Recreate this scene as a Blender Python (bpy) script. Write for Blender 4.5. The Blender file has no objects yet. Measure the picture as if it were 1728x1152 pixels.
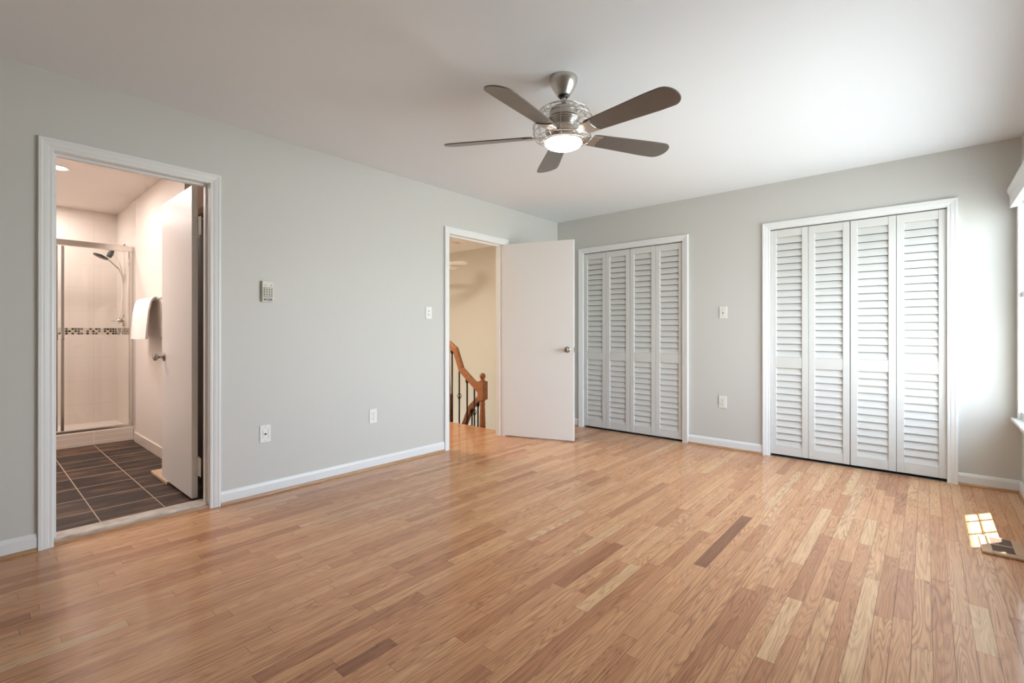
import bpy, bmesh, math, random
from mathutils import Vector, Matrix
R = math.radians
PI = math.pi
SC = bpy.context.scene
COL = SC.collection
random.seed(7)

# ------------------------------------------------------------------ camera
cam_d = bpy.data.cameras.new('camera')
cam = bpy.data.objects.new('camera', cam_d)
COL.objects.link(cam)
cam_d.sensor_width = 36.0
cam_d.lens = 802.55 / 1728 * 36
cam_d.shift_y = -15.14 / 1728
cam_d.clip_start = 0.02
cam.location = (3.3906, -4.7439, 1.0978)
cam.rotation_euler = (R(90.064), R(0.0), R(41.024))
SC.camera = cam

# ------------------------------------------------------------------ view
SC.view_settings.view_transform = 'Standard'
SC.view_settings.look = 'None'
SC.view_settings.gamma = 1.0
SC.view_settings.use_curve_mapping = False
SC.view_settings.exposure = 0.20
SC.cycles.max_bounces = 14
SC.cycles.diffuse_bounces = 8
SC.cycles.glossy_bounces = 6
SC.cycles.transparent_max_bounces = 16
SC.cycles.sample_clamp_indirect = 6.0
SC.cycles.blur_glossy = 0.6

# ------------------------------------------------------------------ sky
W = bpy.data.worlds.new('sky')
SC.world = W
W.use_nodes = True
nt = W.node_tree
nt.nodes.clear()
wo = nt.nodes.new('ShaderNodeOutputWorld')
bg = nt.nodes.new('ShaderNodeBackground')
tc = nt.nodes.new('ShaderNodeTexCoord')
sx = nt.nodes.new('ShaderNodeSeparateXYZ')
mr = nt.nodes.new('ShaderNodeMapRange')
cr = nt.nodes.new('ShaderNodeValToRGB')
nt.links.new(tc.outputs['Generated'], sx.inputs[0])
nt.links.new(sx.outputs['Z'], mr.inputs['Value'])
mr.inputs['From Min'].default_value = -1
mr.inputs['From Max'].default_value = 1
nt.links.new(mr.outputs[0], cr.inputs[0])
nt.links.new(cr.outputs[0], bg.inputs[0])


def wmath(op, a, b):
    n = nt.nodes.new('ShaderNodeMath')
    n.operation = op
    for i, v in enumerate((a, b)):
        if isinstance(v, (int, float)):
            n.inputs[i].default_value = v
        else:
            nt.links.new(v, n.inputs[i])
    return n.outputs[0]


# strength tilted along Y, added to dim the back wall against the left wall
strength = wmath('MULTIPLY', wmath('ADD', wmath('MULTIPLY', sx.outputs['Y'], 0.16), 0.92), 15.4)
nt.links.new(strength, bg.inputs['Strength'])
nt.links.new(bg.outputs[0], wo.inputs[0])
e = cr.color_ramp.elements
e[0].position = 0.0
e[0].color = (0.548, 0.590, 0.623, 1)
e[1].position = 1.0
e[1].color = (0.586, 0.780, 1.075, 1)
for pos, c in ((0.38, (0.661, 0.710, 0.731, 1)), (0.48, (0.813, 0.880, 0.903, 1)), (0.56, (0.917, 1.000, 1.129, 1)), (0.75, (0.756, 0.910, 1.139, 1))):
    k = e.new(pos)
    k.color = c

# ------------------------------------------------------------------ sun
sun_d = bpy.data.lights.new('sun', 'SUN')
sun = bpy.data.objects.new('sun', sun_d)
COL.objects.link(sun)
sun_d.energy = 55.0
sun_d.angle = R(0.53)
sun_d.color = (1.0, 0.95, 0.86)
sun.rotation_euler = Vector((0.275, 0.363, 1.0)).to_track_quat('Z', 'Y').to_euler()
sun.location = (6, 2, 9)


def portal(name, loc, rot, sx_, sy_):
    d = bpy.data.lights.new(name, 'AREA')
    d.shape = 'RECTANGLE'
    d.size = sx_
    d.size_y = sy_
    d.cycles.is_portal = True
    o = bpy.data.objects.new(name, d)
    COL.objects.link(o)
    o.location = loc
    o.rotation_euler = rot
    return o


WIN = [(-0.999, -0.060), (-1.800, -1.015), (-2.600, -1.816)]      # openings in the right wall, y0..y1
WZ0, WZ1 = 0.523, 2.000
portal('window_portal', (3.96, (WIN[0][1] + WIN[-1][0]) / 2, (WZ0 + WZ1) / 2), (0, R(90), 0), WZ1 - WZ0, WIN[0][1] - WIN[-1][0])


def lamp_area(name, loc, size, power, color):
    d = bpy.data.lights.new(name, 'AREA')
    d.shape = 'DISK'
    d.size = size
    d.energy = power
    d.color = color
    o = bpy.data.objects.new(name, d)
    COL.objects.link(o)
    o.location = loc
    return o


lamp_area('bathroom_can_light', (-1.911, -4.257, 2.425), 0.11, 7, (1.0, 0.89, 0.84))
lamp_area('bathroom_fill_light', (-1.7, -4.75, 2.40), 0.8, 23, (1.0, 0.89, 0.85))  # unseen soft fill, added to brighten the bathroom evenly
lamp_area('shower_fill_light', (-3.10, -4.30, 2.43), 0.12, 10, (1.0, 0.89, 0.85))  # unseen fill, added to lift the dark shower interior
lamp_area('hall_lamp_light', (-1.9, -1.9, 2.40), 0.5, 58, (1.0, 0.91, 0.80))


# ------------------------------------------------------------------ node helpers
def new_mat(name):
    m = bpy.data.materials.new(name)
    m.use_nodes = True
    return m, m.node_tree, m.node_tree.nodes['Principled BSDF']


def simple(name, col, rough=0.5, metal=0.0, bump=0.0, bscale=200.0, var=0.0, vscale=3.0, coat=0.0, spec=0.5):
    m, t, b = new_mat(name)
    b.inputs['Base Color'].default_value = (*col, 1)
    b.inputs['Roughness'].default_value = rough
    b.inputs['Metallic'].default_value = metal
    b.inputs['Coat Weight'].default_value = coat
    b.inputs['Specular IOR Level'].default_value = spec
    co = t.nodes.new('ShaderNodeTexCoord')
    if var > 0:
        n = t.nodes.new('ShaderNodeTexNoise')
        n.inputs['Scale'].default_value = vscale
        n.inputs['Detail'].default_value = 3
        t.links.new(co.outputs['Object'], n.inputs['Vector'])
        r = t.nodes.new('ShaderNodeValToRGB')
        r.color_ramp.elements[0].position = 0.3
        r.color_ramp.elements[1].position = 0.7
        r.color_ramp.elements[0].color = (*[c * (1 - var) for c in col], 1)
        r.color_ramp.elements[1].color = (*[min(1, c * (1 + var)) for c in col], 1)
        t.links.new(n.outputs[0], r.inputs[0])
        t.links.new(r.outputs[0], b.inputs['Base Color'])
    if bump > 0:
        n = t.nodes.new('ShaderNodeTexNoise')
        n.inputs['Scale'].default_value = bscale
        n.inputs['Detail'].default_value = 2
        t.links.new(co.outputs['Object'], n.inputs['Vector'])
        bp = t.nodes.new('ShaderNodeBump')
        bp.inputs['Strength'].default_value = bump
        bp.inputs['Distance'].default_value = 0.002
        t.links.new(n.outputs[0], bp.inputs['Height'])
        t.links.new(bp.outputs[0], b.inputs['Normal'])
    return m


def wood(name, c0, c1, rough=0.35, stretch=(30, 3, 30), scale=2.0):
    m, t, b = new_mat(name)
    co = t.nodes.new('ShaderNodeTexCoord')
    mp = t.nodes.new('ShaderNodeMapping')
    mp.inputs['Scale'].default_value = stretch
    n = t.nodes.new('ShaderNodeTexNoise')
    n.inputs['Scale'].default_value = scale
    n.inputs['Detail'].default_value = 4
    r = t.nodes.new('ShaderNodeValToRGB')
    r.color_ramp.elements[0].position = 0.35
    r.color_ramp.elements[1].position = 0.65
    r.color_ramp.elements[0].color = (*c0, 1)
    r.color_ramp.elements[1].color = (*c1, 1)
    t.links.new(co.outputs['Object'], mp.inputs[0])
    t.links.new(mp.outputs[0], n.inputs['Vector'])
    t.links.new(n.outputs[0], r.inputs[0])
    t.links.new(r.outputs[0], b.inputs['Base Color'])
    b.inputs['Roughness'].default_value = rough
    return m


def math_node(t, op, a, b=None, c=None):
    n = t.nodes.new('ShaderNodeMath')
    n.operation = op
    for i, v in enumerate((a, b, c)):
        if v is None:
            continue
        if isinstance(v, (int, float)):
            n.inputs[i].default_value = v
        else:
            t.links.new(v, n.inputs[i])
    return n.outputs[0]


def mix_col(t, fac, a, b, mode='MIX'):
    n = t.nodes.new('ShaderNodeMix')
    n.data_type = 'RGBA'
    n.blend_type = mode
    for sock, v in ((n.inputs[0], fac), (n.inputs[6], a), (n.inputs[7], b)):
        if isinstance(v, (int, float)):
            sock.default_value = v
        elif isinstance(v, tuple):
            sock.default_value = (*v, 1)
        else:
            t.links.new(v, sock)
    return n.outputs[2]


def oak_floor(name):
    """strip oak: every plank carries its own tone and offsets as a face-corner colour, its metres as a UV map"""
    m, t, b = new_mat(name)
    uv = t.nodes.new('ShaderNodeUVMap')
    uv.uv_map = 'metres'
    at = t.nodes.new('ShaderNodeAttribute')
    at.attribute_name = 'plank'
    sa = t.nodes.new('ShaderNodeSeparateColor')
    t.links.new(at.outputs['Color'], sa.inputs[0])
    su = t.nodes.new('ShaderNodeSeparateXYZ')
    t.links.new(uv.outputs[0], su.inputs[0])
    tone, o1, o2 = sa.outputs[0], sa.outputs[1], sa.outputs[2]
    u, v = su.outputs[0], su.outputs[1]
    ramp = t.nodes.new('ShaderNodeValToRGB')
    els = ramp.color_ramp.elements
    els[0].position, els[0].color = 0.0, (0.281, 0.113, 0.049, 1)
    els[1].position, els[1].color = 1.0, (0.800, 0.531, 0.294, 1)
    for p_, c_ in ((0.15, (0.465, 0.196, 0.086, 1)), (0.40, (0.633, 0.304, 0.142, 1)), (0.62, (0.719, 0.378, 0.185, 1)), (0.80, (0.779, 0.447, 0.227, 1))):
        k_ = els.new(p_)
        k_.color = c_
    t.links.new(tone, ramp.inputs[0])

    def vec(ax, ay, az):
        c = t.nodes.new('ShaderNodeCombineXYZ')
        for i, q in enumerate((ax, ay, az)):
            if isinstance(q, (int, float)):
                c.inputs[i].default_value = q
            else:
                t.links.new(q, c.inputs[i])
        return c.outputs[0]
    # cathedral grain = contour lines of a noise stretched along the plank
    ux = math_node(t, 'MULTIPLY_ADD', u, 1.15, math_node(t, 'MULTIPLY', o1, 40.0))
    vy = math_node(t, 'MULTIPLY_ADD', v, 15.0, math_node(t, 'MULTIPLY', o2, 60.0))
    n1 = t.nodes.new('ShaderNodeTexNoise')
    n1.inputs['Scale'].default_value = 1.0
    n1.inputs['Detail'].default_value = 2.0
    n1.inputs['Roughness'].default_value = 0.42
    t.links.new(vec(ux, vy, o1), n1.inputs['Vector'])
    rings = math_node(t, 'FRACT', math_node(t, 'MULTIPLY', n1.outputs[0], math_node(t, 'MULTIPLY_ADD', o1, 16.0, 13.0)))
    lr = t.nodes.new('ShaderNodeValToRGB')
    le = lr.color_ramp.elements
    le[0].position, le[0].color = 0.0, (1, 1, 1, 1)
    le[1].position, le[1].color = 1.0, (0, 0, 0, 1)
    for p_, c_ in ((0.12, 0.75), (0.38, 0.12), (0.72, 0.0), (0.93, 0.55)):
        k_ = le.new(p_)
        k_.color = (c_, c_, c_, 1)
    t.links.new(rings, lr.inputs[0])
    # fine pores
    n2 = t.nodes.new('ShaderNodeTexNoise')
    n2.inputs['Scale'].default_value = 1.0
    n2.inputs['Detail'].default_value = 2.0
    t.links.new(vec(math_node(t, 'MULTIPLY_ADD', u, 9.0, math_node(t, 'MULTIPLY', o2, 30.0)), math_node(t, 'MULTIPLY_ADD', v, 330.0, math_node(t, 'MULTIPLY', o1, 90.0)), 0.0), n2.inputs['Vector'])
    pr_ = t.nodes.new('ShaderNodeMapRange')
    pr_.inputs['From Min'].default_value = 0.42
    pr_.inputs['From Max'].default_value = 0.78
    t.links.new(n2.outputs[0], pr_.inputs['Value'])
    # slow tone drift
    n3 = t.nodes.new('ShaderNodeTexNoise')
    n3.inputs['Scale'].default_value = 1.0
    n3.inputs['Detail'].default_value = 1.0
    t.links.new(vec(math_node(t, 'MULTIPLY_ADD', u, 2.6, math_node(t, 'MULTIPLY', o2, 70.0)), math_node(t, 'MULTIPLY_ADD', v, 18.0, math_node(t, 'MULTIPLY', o1, 20.0)), o2), n3.inputs['Vector'])
    c1 = mix_col(t, math_node(t, 'MULTIPLY', lr.outputs[0], math_node(t, 'MULTIPLY_ADD', o2, 0.5, 0.45)), ramp.outputs[0], mix_col(t, 1.0, ramp.outputs[0], (0.52, 0.42, 0.36), 'MULTIPLY'))
    c2 = mix_col(t, math_node(t, 'MULTIPLY', pr_.outputs[0], 0.5), c1, mix_col(t, 1.0, c1, (0.55, 0.46, 0.40), 'MULTIPLY'))
    dr = t.nodes.new('ShaderNodeMapRange')
    dr.inputs['From Min'].default_value = 0.3
    dr.inputs['From Max'].default_value = 0.7
    dr.inputs['To Min'].default_value = 0.0
    dr.inputs['To Max'].default_value = 0.5
    t.links.new(n3.outputs[0], dr.inputs['Value'])
    # coarser rift streaks
    n4 = t.nodes.new('ShaderNodeTexNoise')
    n4.inputs['Scale'].default_value = 1.0
    n4.inputs['Detail'].default_value = 2.0
    t.links.new(vec(math_node(t, 'MULTIPLY_ADD', u, 2.4, math_node(t, 'MULTIPLY', o1, 50.0)), math_node(t, 'MULTIPLY_ADD', v, 130.0, math_node(t, 'MULTIPLY', o2, 80.0)), o1), n4.inputs['Vector'])
    sr = t.nodes.new('ShaderNodeMapRange')
    sr.inputs['From Min'].default_value = 0.50
    sr.inputs['From Max'].default_value = 0.72
    t.links.new(n4.outputs[0], sr.inputs['Value'])
    c2 = mix_col(t, math_node(t, 'MULTIPLY', sr.outputs[0], 0.55), c2, mix_col(t, 1.0, c2, (0.62, 0.50, 0.42), 'MULTIPLY'))
    c3 = mix_col(t, dr.outputs[0], c2, mix_col(t, 1.0, c2, (0.88, 0.80, 0.74), 'MULTIPLY'))
    t.links.new(c3, b.inputs['Base Color'])
    b.inputs['Roughness'].default_value = 0.34
    b.inputs['Coat Weight'].default_value = 0.30
    b.inputs['Coat Roughness'].default_value = 0.08
    b.inputs['Specular IOR Level'].default_value = 0.45
    bp = t.nodes.new('ShaderNodeBump')
    bp.inputs['Strength'].default_value = 0.10
    bp.inputs['Distance'].default_value = 0.001
    t.links.new(lr.outputs[0], bp.inputs['Height'])
    t.links.new(bp.outputs[0], b.inputs['Normal'])
    return m


def tile_floor(name):
    m, t, b = new_mat(name)
    co = t.nodes.new('ShaderNodeTexCoord')
    sp = t.nodes.new('ShaderNodeSeparateXYZ')
    t.links.new(co.outputs['Object'], sp.inputs[0])
    fx = math_node(t, 'DIVIDE', math_node(t, 'ADD', sp.outputs[0], 0.135 + 31 * 0.3145), 0.3145)
    fy = math_node(t, 'DIVIDE', math_node(t, 'ADD', sp.outputs[1], 3.925 + 30 * 0.307), 0.307)
    gx = math_node(t, 'PINGPONG', fx, 0.5)
    gy = math_node(t, 'PINGPONG', fy, 0.5)
    jx = math_node(t, 'LESS_THAN', gx, 0.014)
    jy = math_node(t, 'LESS_THAN', gy, 0.0085)
    cell = t.nodes.new('ShaderNodeCombineXYZ')
    t.links.new(math_node(t, 'FLOOR', fx), cell.inputs[0])
    t.links.new(math_node(t, 'FLOOR', fy), cell.inputs[1])
    wn = t.nodes.new('ShaderNodeTexWhiteNoise')
    t.links.new(cell.outputs[0], wn.inputs['Vector'])
    n = t.nodes.new('ShaderNodeTexNoise')
    n.inputs['Scale'].default_value = 1.0
    n.inputs['Detail'].default_value = 4
    ad = t.nodes.new('ShaderNodeVectorMath')
    ad.operation = 'MULTIPLY_ADD'
    t.links.new(co.outputs['Object'], ad.inputs[0])
    ad.inputs[1].default_value = (11, 3.5, 3)
    t.links.new(wn.outputs['Color'], ad.inputs[2])
    t.links.new(ad.outputs[0], n.inputs['Vector'])
    r = t.nodes.new('ShaderNodeValToRGB')
    el = r.color_ramp.elements
    el[0].position, el[0].color = 0.33, (0.016, 0.011, 0.009, 1)
    el[1].position, el[1].color = 0.72, (0.115, 0.062, 0.040, 1)
    k = el.new(0.55)
    k.color = (0.036, 0.022, 0.016, 1)
    t.links.new(math_node(t, 'MULTIPLY_ADD', wn.outputs['Value'], 0.12, n.outputs[0]), r.inputs[0])
    c1 = mix_col(t, jx, r.outputs[0], (0.40, 0.30, 0.24))
    c2 = mix_col(t, jy, c1, (0.46, 0.36, 0.28))
    t.links.new(c2, b.inputs['Base Color'])
    b.inputs['Specular IOR Level'].default_value = 0.22
    b.inputs['Roughness'].default_value = 0.5
    return m


def wall_tile(name, base, joint, w, h, ox, oz, horiz, mosaic=False, jt=0.0018):
    """square-set glazed tile; horiz = object axis that runs along the wall"""
    m, t, b = new_mat(name)
    co = t.nodes.new('ShaderNodeTexCoord')
    sp = t.nodes.new('ShaderNodeSeparateXYZ')
    t.links.new(co.outputs['Object'], sp.inputs[0])
    H, V = sp.outputs[horiz], sp.outputs[2]
    fx = math_node(t, 'DIVIDE', math_node(t, 'ADD', H, 40 * w - ox), w)
    fz = math_node(t, 'DIVIDE', math_node(t, 'ADD', V, 40 * h - oz), h)
    jx = math_node(t, 'LESS_THAN', math_node(t, 'PINGPONG', fx, 0.5), jt / w)
    jz = math_node(t, 'LESS_THAN', math_node(t, 'PINGPONG', fz, 0.5), jt / h)
    j = math_node(t, 'MAXIMUM', jx, jz)
    col = mix_col(t, j, base, joint)
    if mosaic:
        s = 0.0243
        mx = math_node(t, 'DIVIDE', math_node(t, 'ADD', H, 10.0), s)
        mz = math_node(t, 'DIVIDE', math_node(t, 'SUBTRACT', V, 1.081), s)
        cell = t.nodes.new('ShaderNodeCombineXYZ')
        t.links.new(math_node(t, 'FLOOR', mx), cell.inputs[0])
        t.links.new(math_node(t, 'FLOOR', mz), cell.inputs[1])
        wn = t.nodes.new('ShaderNodeTexWhiteNoise')
        t.links.new(cell.outputs[0], wn.inputs['Vector'])
        r = t.nodes.new('ShaderNodeValToRGB')
        r.color_ramp.interpolation = 'CONSTANT'
        el = r.color_ramp.elements
        el[0].position, el[0].color = 0.0, (0.018, 0.011, 0.008, 1)
        el[1].position, el[1].color = 0.58, (0.52, 0.45, 0.36, 1)
        k = el.new(0.34)
        k.color = (0.09, 0.065, 0.05, 1)
        t.links.new(wn.outputs['Value'], r.inputs[0])
        mj = math_node(t, 'MAXIMUM', math_node(t, 'LESS_THAN', math_node(t, 'PINGPONG', mx, 0.5), 0.07), math_node(t, 'LESS_THAN', math_node(t, 'PINGPONG', mz, 0.5), 0.09))
        mc = mix_col(t, mj, r.outputs[0], (0.60, 0.54, 0.46))
        band = math_node(t, 'MULTIPLY', math_node(t, 'GREATER_THAN', V, 1.081), math_node(t, 'LESS_THAN', V, 1.081 + 3 * s))
        col = mix_col(t, band, col, mc)
    t.links.new(col, b.inputs['Base Color'])
    b.inputs['Roughness'].default_value = 0.22
    return m


def glass(name, tint=(0.97, 0.99, 0.98), refl=0.08):
    m = bpy.data.materials.new(name)
    m.use_nodes = True
    t = m.node_tree
    t.nodes.clear()
    o = t.nodes.new('ShaderNodeOutputMaterial')
    tr = t.nodes.new('ShaderNodeBsdfTransparent')
    tr.inputs[0].default_value = (*tint, 1)
    gl = t.nodes.new('ShaderNodeBsdfGlossy')
    gl.inputs['Roughness'].default_value = 0.02
    mx = t.nodes.new('ShaderNodeMixShader')
    lw = t.nodes.new('ShaderNodeLayerWeight')
    lw.inputs['Blend'].default_value = 0.25
    f = math_node(t, 'MULTIPLY_ADD', lw.outputs['Fresnel'], 0.35, refl * 0.3)
    t.links.new(f, mx.inputs[0])
    t.links.new(tr.outputs[0], mx.inputs[1])
    t.links.new(gl.outputs[0], mx.inputs[2])
    t.links.new(mx.outputs[0], o.inputs[0])
    return m


def emit(name, col, strength):
    m, t, b = new_mat(name)
    b.inputs['Base Color'].default_value = (0.9, 0.88, 0.84, 1)
    b.inputs['Emission Color'].default_value = (*col, 1)
    b.inputs['Emission Strength'].default_value = strength
    b.inputs['Roughness'].default_value = 0.4
    return m


M = {}
M['ceiling'] = simple('ceiling_paint', (0.775, 0.81, 0.84), 0.75, bump=0.05, bscale=350)
M['wall'] = simple('sage_grey_paint', (0.592, 0.588, 0.556), 0.55, bump=0.06, bscale=300)
M['trim'] = simple('white_trim_paint', (0.77, 0.78, 0.775), 0.35)
M['door'] = simple('white_door_paint', (0.78, 0.765, 0.745), 0.38, bump=0.03, bscale=60)
M['louvre'] = simple('white_louvre_paint', (0.66, 0.66, 0.635), 0.42)
M['bath_wall'] = simple('warm_white_paint', (0.72, 0.655, 0.60), 0.45)
M['bath_ceil'] = simple('bath_ceiling_paint', (0.74, 0.68, 0.63), 0.7)
M['hall_wall'] = simple('cream_paint', (0.65, 0.63, 0.555), 0.6)
M['hall_ceil'] = simple('hall_ceiling_paint', (0.74, 0.66, 0.56), 0.7)
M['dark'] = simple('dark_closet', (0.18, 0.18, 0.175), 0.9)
M['subfloor'] = simple('dark_joint', (0.10, 0.055, 0.03), 0.8)
M['oak'] = oak_floor('oak_strip_floor')
M['shoe'] = wood('oak_moulding', (0.36, 0.20, 0.10), (0.50, 0.30, 0.165), 0.35, (4, 4, 60))
M['tile'] = tile_floor('brown_slate_tile')
M['sh_back'] = wall_tile('cream_wall_tile', (0.70, 0.645, 0.59), (0.62, 0.565, 0.51), 0.2, 0.2535, -3.613, 0.83, 1, True)
M['sh_side'] = wall_tile('cream_wall_tile_side', (0.70, 0.645, 0.59), (0.62, 0.565, 0.51), 0.2, 0.2535, -2.69, 0.83, 0, True)
M['curb'] = wall_tile('cream_curb_tile', (0.72, 0.64, 0.56), (0.85, 0.77, 0.68), 0.305, 0.052, -3.62, 0.0, 1, False, 0.0032)
M['base_tile'] = wall_tile('cream_base_tile', (0.66, 0.585, 0.505), (0.85, 0.77, 0.68), 0.305, 0.103, -2.40, 0.0, 0, False, 0.0032)
M['marble'] = simple('marble_saddle', (0.56, 0.50, 0.44), 0.3, var=0.28, vscale=14)
M['chrome'] = simple('polished_chrome', (0.78, 0.77, 0.75), 0.10, 1.0)
M['chrome_frame'] = simple('shower_frame_metal', (0.74, 0.71, 0.67), 0.18, 1.0)
M['nickel'] = simple('brushed_nickel', (0.56, 0.53, 0.49), 0.28, 1.0, bump=0.02, bscale=400)
M['knob'] = simple('satin_nickel_knob', (0.40, 0.37, 0.34), 0.26, 1.0)
M['blade'] = simple('grey_brown_blade', (0.148, 0.128, 0.112), 0.32, 0.25, var=0.05, vscale=20)
M['black'] = simple('black_metal', (0.02, 0.02, 0.022), 0.4, 0.3)
M['hole'] = simple('dark_slot', (0.015, 0.014, 0.013), 0.7)
M['dim_hole'] = simple('grey_slot', (0.16, 0.155, 0.15), 0.6)
M['plate'] = simple('white_plastic', (0.82, 0.81, 0.79), 0.3)
M['plate2'] = simple('ivory_plastic', (0.76, 0.75, 0.70), 0.3)
M['pad'] = simple('beige_plastic', (0.66, 0.62, 0.54), 0.42)
M['pad_key'] = simple('beige_key', (0.60, 0.565, 0.46), 0.45)
M['label_dark'] = simple('dark_label', (0.035, 0.032, 0.025), 0.35)
M['label_mark'] = simple('pale_label_mark', (0.36, 0.36, 0.30), 0.4)
M['lens'] = emit('opal_lens', (1.0, 0.88, 0.74), 8.0)
M['can'] = emit('can_bulb', (1.0, 0.93, 0.84), 30.0)
M['rail'] = wood('reddish_oak_rail', (0.27, 0.105, 0.04), (0.36, 0.155, 0.065), 0.3, (6, 6, 6), 6)
M['stair'] = wood('oak_tread', (0.42, 0.22, 0.10), (0.52, 0.30, 0.15), 0.4)
M['iron'] = simple('wrought_iron', (0.016, 0.015, 0.015), 0.5, 0.4)
M['towel'] = simple('white_terry', (0.86, 0.83, 0.79), 0.95, bump=0.9, bscale=420)
M['cabinet'] = wood('dark_walnut_cabinet', (0.040, 0.020, 0.013), (0.085, 0.043, 0.028), 0.4, (20, 20, 2))
M['board'] = wood('pale_pine_board', (0.52, 0.36, 0.23), (0.66, 0.48, 0.33), 0.5, (3, 30, 3))
M['register'] = wood('oak_register', (0.43, 0.26, 0.15), (0.56, 0.36, 0.22), 0.4, (3, 30, 3))
M['slat'] = simple('register_slat', (0.17, 0.105, 0.075), 0.5)
M['white_fan'] = simple('white_fan_paint', (0.83, 0.78, 0.70), 0.4)
M['glass'] = glass('window_glass')
M['shower_glass'] = glass('shower_glass', (0.992, 0.992, 0.985), 0.06)
M['hinge'] = simple('painted_hinge', (0.70, 0.70, 0.67), 0.4, bump=0.6, bscale=90)
M['lead'] = simple('screw_metal', (0.35, 0.34, 0.33), 0.4, 0.8)
M['eave_block'] = simple('eave_block_paint', (0.60, 0.60, 0.58), 0.7)
M['pier_block'] = simple('pier_block_paint', (0.60, 0.60, 0.58), 0.8)


# ------------------------------------------------------------------ mesh builder
class MB:
    def __init__(self):
        self.v, self.f = [], []

    def add(self, verts, faces, mx=None):
        o = len(self.v)
        for p in verts:
            p = Vector(p)
            self.v.append(mx @ p if mx else p)
        self.f += [tuple(o + i for i in q) for q in faces]
        return self

    def box(self, a, b, mx=None):
        (x0, y0, z0), (x1, y1, z1) = [(min(p, q), max(p, q)) for p, q in zip(a, b)] and (tuple(min(p, q) for p, q in zip(a, b)), tuple(max(p, q) for p, q in zip(a, b)))
        vs = [(x0, y0, z0), (x1, y0, z0), (x1, y1, z0), (x0, y1, z0), (x0, y0, z1), (x1, y0, z1), (x1, y1, z1), (x0, y1, z1)]
        return self.add(vs, [(3, 2, 1, 0), (4, 5, 6, 7), (0, 1, 5, 4), (1, 2, 6, 5), (2, 3, 7, 6), (3, 0, 4, 7)], mx)

    def lathe(self, prof, n=32, mx=None, cap=True):
        """prof: (r, z) from one end to the other"""
        vs, fs = [], []
        for r, z in prof:
            for i in range(n):
                a = 2 * PI * i / n
                vs.append((r * math.cos(a), r * math.sin(a), z))
        for k in range(len(prof) - 1):
            for i in range(n):
                j = (i + 1) % n
                fs.append((k * n + i, k * n + j, (k + 1) * n + j, (k + 1) * n + i))
        if cap:
            fs.append(tuple(range(n - 1, -1, -1)))
            fs.append(tuple((len(prof) - 1) * n + i for i in range(n)))
        return self.add(vs, fs, mx)

    def tube(self, pts, r, n=10, closed=False, sx=1.0, up=None):
        pts = [Vector(p) for p in pts]
        vs, fs = [], []
        m = len(pts)
        prev = None
        for i, p in enumerate(pts):
            if closed:
                d = pts[(i + 1) % m] - pts[i - 1]
            elif i == 0:
                d = pts[1] - p
            elif i == m - 1:
                d = p - pts[-2]
            else:
                d = (pts[i + 1] - p).normalized() + (p - pts[i - 1]).normalized()
            d.normalize()
            if prev is None:
                u = Vector(up) if up else (Vector((0, 0, 1)) if abs(d.z) < 0.9 else Vector((1, 0, 0)))
            else:
                u = prev
            s = d.cross(u).normalized()
            u = s.cross(d).normalized()
            prev = u
            rr = r[i] if isinstance(r, (list, tuple)) else r
            for k in range(n):
                a = 2 * PI * k / n
                vs.append(p + s * math.cos(a) * rr * sx + u * math.sin(a) * rr)
        for i in range(m if closed else m - 1):
            j = (i + 1) % m
            for k in range(n):
                l = (k + 1) % n
                fs.append((i * n + k, i * n + l, j * n + l, j * n + k))
        if not closed:
            fs.append(tuple(range(n - 1, -1, -1)))
            fs.append(tuple((m - 1) * n + k for k in range(n)))
        return self.add(vs, fs)

    def prism(self, poly, z0, z1, mx=None):
        n = len(poly)
        vs = [(x, y, z0) for x, y in poly] + [(x, y, z1) for x, y in poly]
        fs = [tuple(range(n - 1, -1, -1)), tuple(range(n, 2 * n))]
        fs += [(i, (i + 1) % n, n + (i + 1) % n, n + i) for i in range(n)]
        return self.add(vs, fs, mx)

    def build(self, name, mat, parent=None, org=None, smooth=False, bevel=0.0, seg=2):
        """vertices are given in world space; with a parent they are kept relative to the parent's place"""
        o_ = Vector(org) if org is not None else (Vector(parent['_org']) if parent and '_org' in parent else Vector((0, 0, 0)))
        me = bpy.data.meshes.new(name)
        me.from_pydata([tuple(p - o_) for p in self.v], [], self.f)
        bm = bmesh.new()
        bm.from_mesh(me)
        bmesh.ops.recalc_face_normals(bm, faces=bm.faces)
        bm.to_mesh(me)
        bm.free()
        me.materials.append(mat)
        ob = bpy.data.objects.new(name, me)
        COL.objects.link(ob)
        if parent:
            ob.parent = parent
            ob['_org'] = tuple(o_)
        elif org is not None:
            ob.location = o_
            ob['_org'] = tuple(o_)
        if smooth:
            for p in me.polygons:
                p.use_smooth = True
            try:
                me.set_sharp_from_angle(angle=R(38))
            except Exception:
                pass
        if bevel > 0:
            bv = ob.modifiers.new('edge', 'BEVEL')
            bv.width = bevel
            bv.segments = seg
            bv.limit_method = 'ANGLE'
            bv.angle_limit = R(35)
        return ob


def thing(name, loc, label, cat, group=None):
    o = bpy.data.objects.new(name, None)
    o.empty_display_size = 0.1
    COL.objects.link(o)
    o.location = loc
    o['_org'] = tuple(loc)
    o['label'] = label
    o['category'] = cat
    if group:
        o['group'] = group
    return o


def tag(o, label, cat, group=None):
    o['label'] = label
    o['category'] = cat
    if group:
        o['group'] = group
    return o


def struct(o, label=None, cat=None):
    o['kind'] = 'structure'
    if label:
        o['label'] = label
        o['category'] = cat
    return o


def sbox(name, boxes, mat, label=None, cat=None, bevel=0.0):
    m = MB()
    for a, b in boxes:
        m.box(a, b)
    return struct(m.build(name, mat, bevel=bevel), label, cat)


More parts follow.
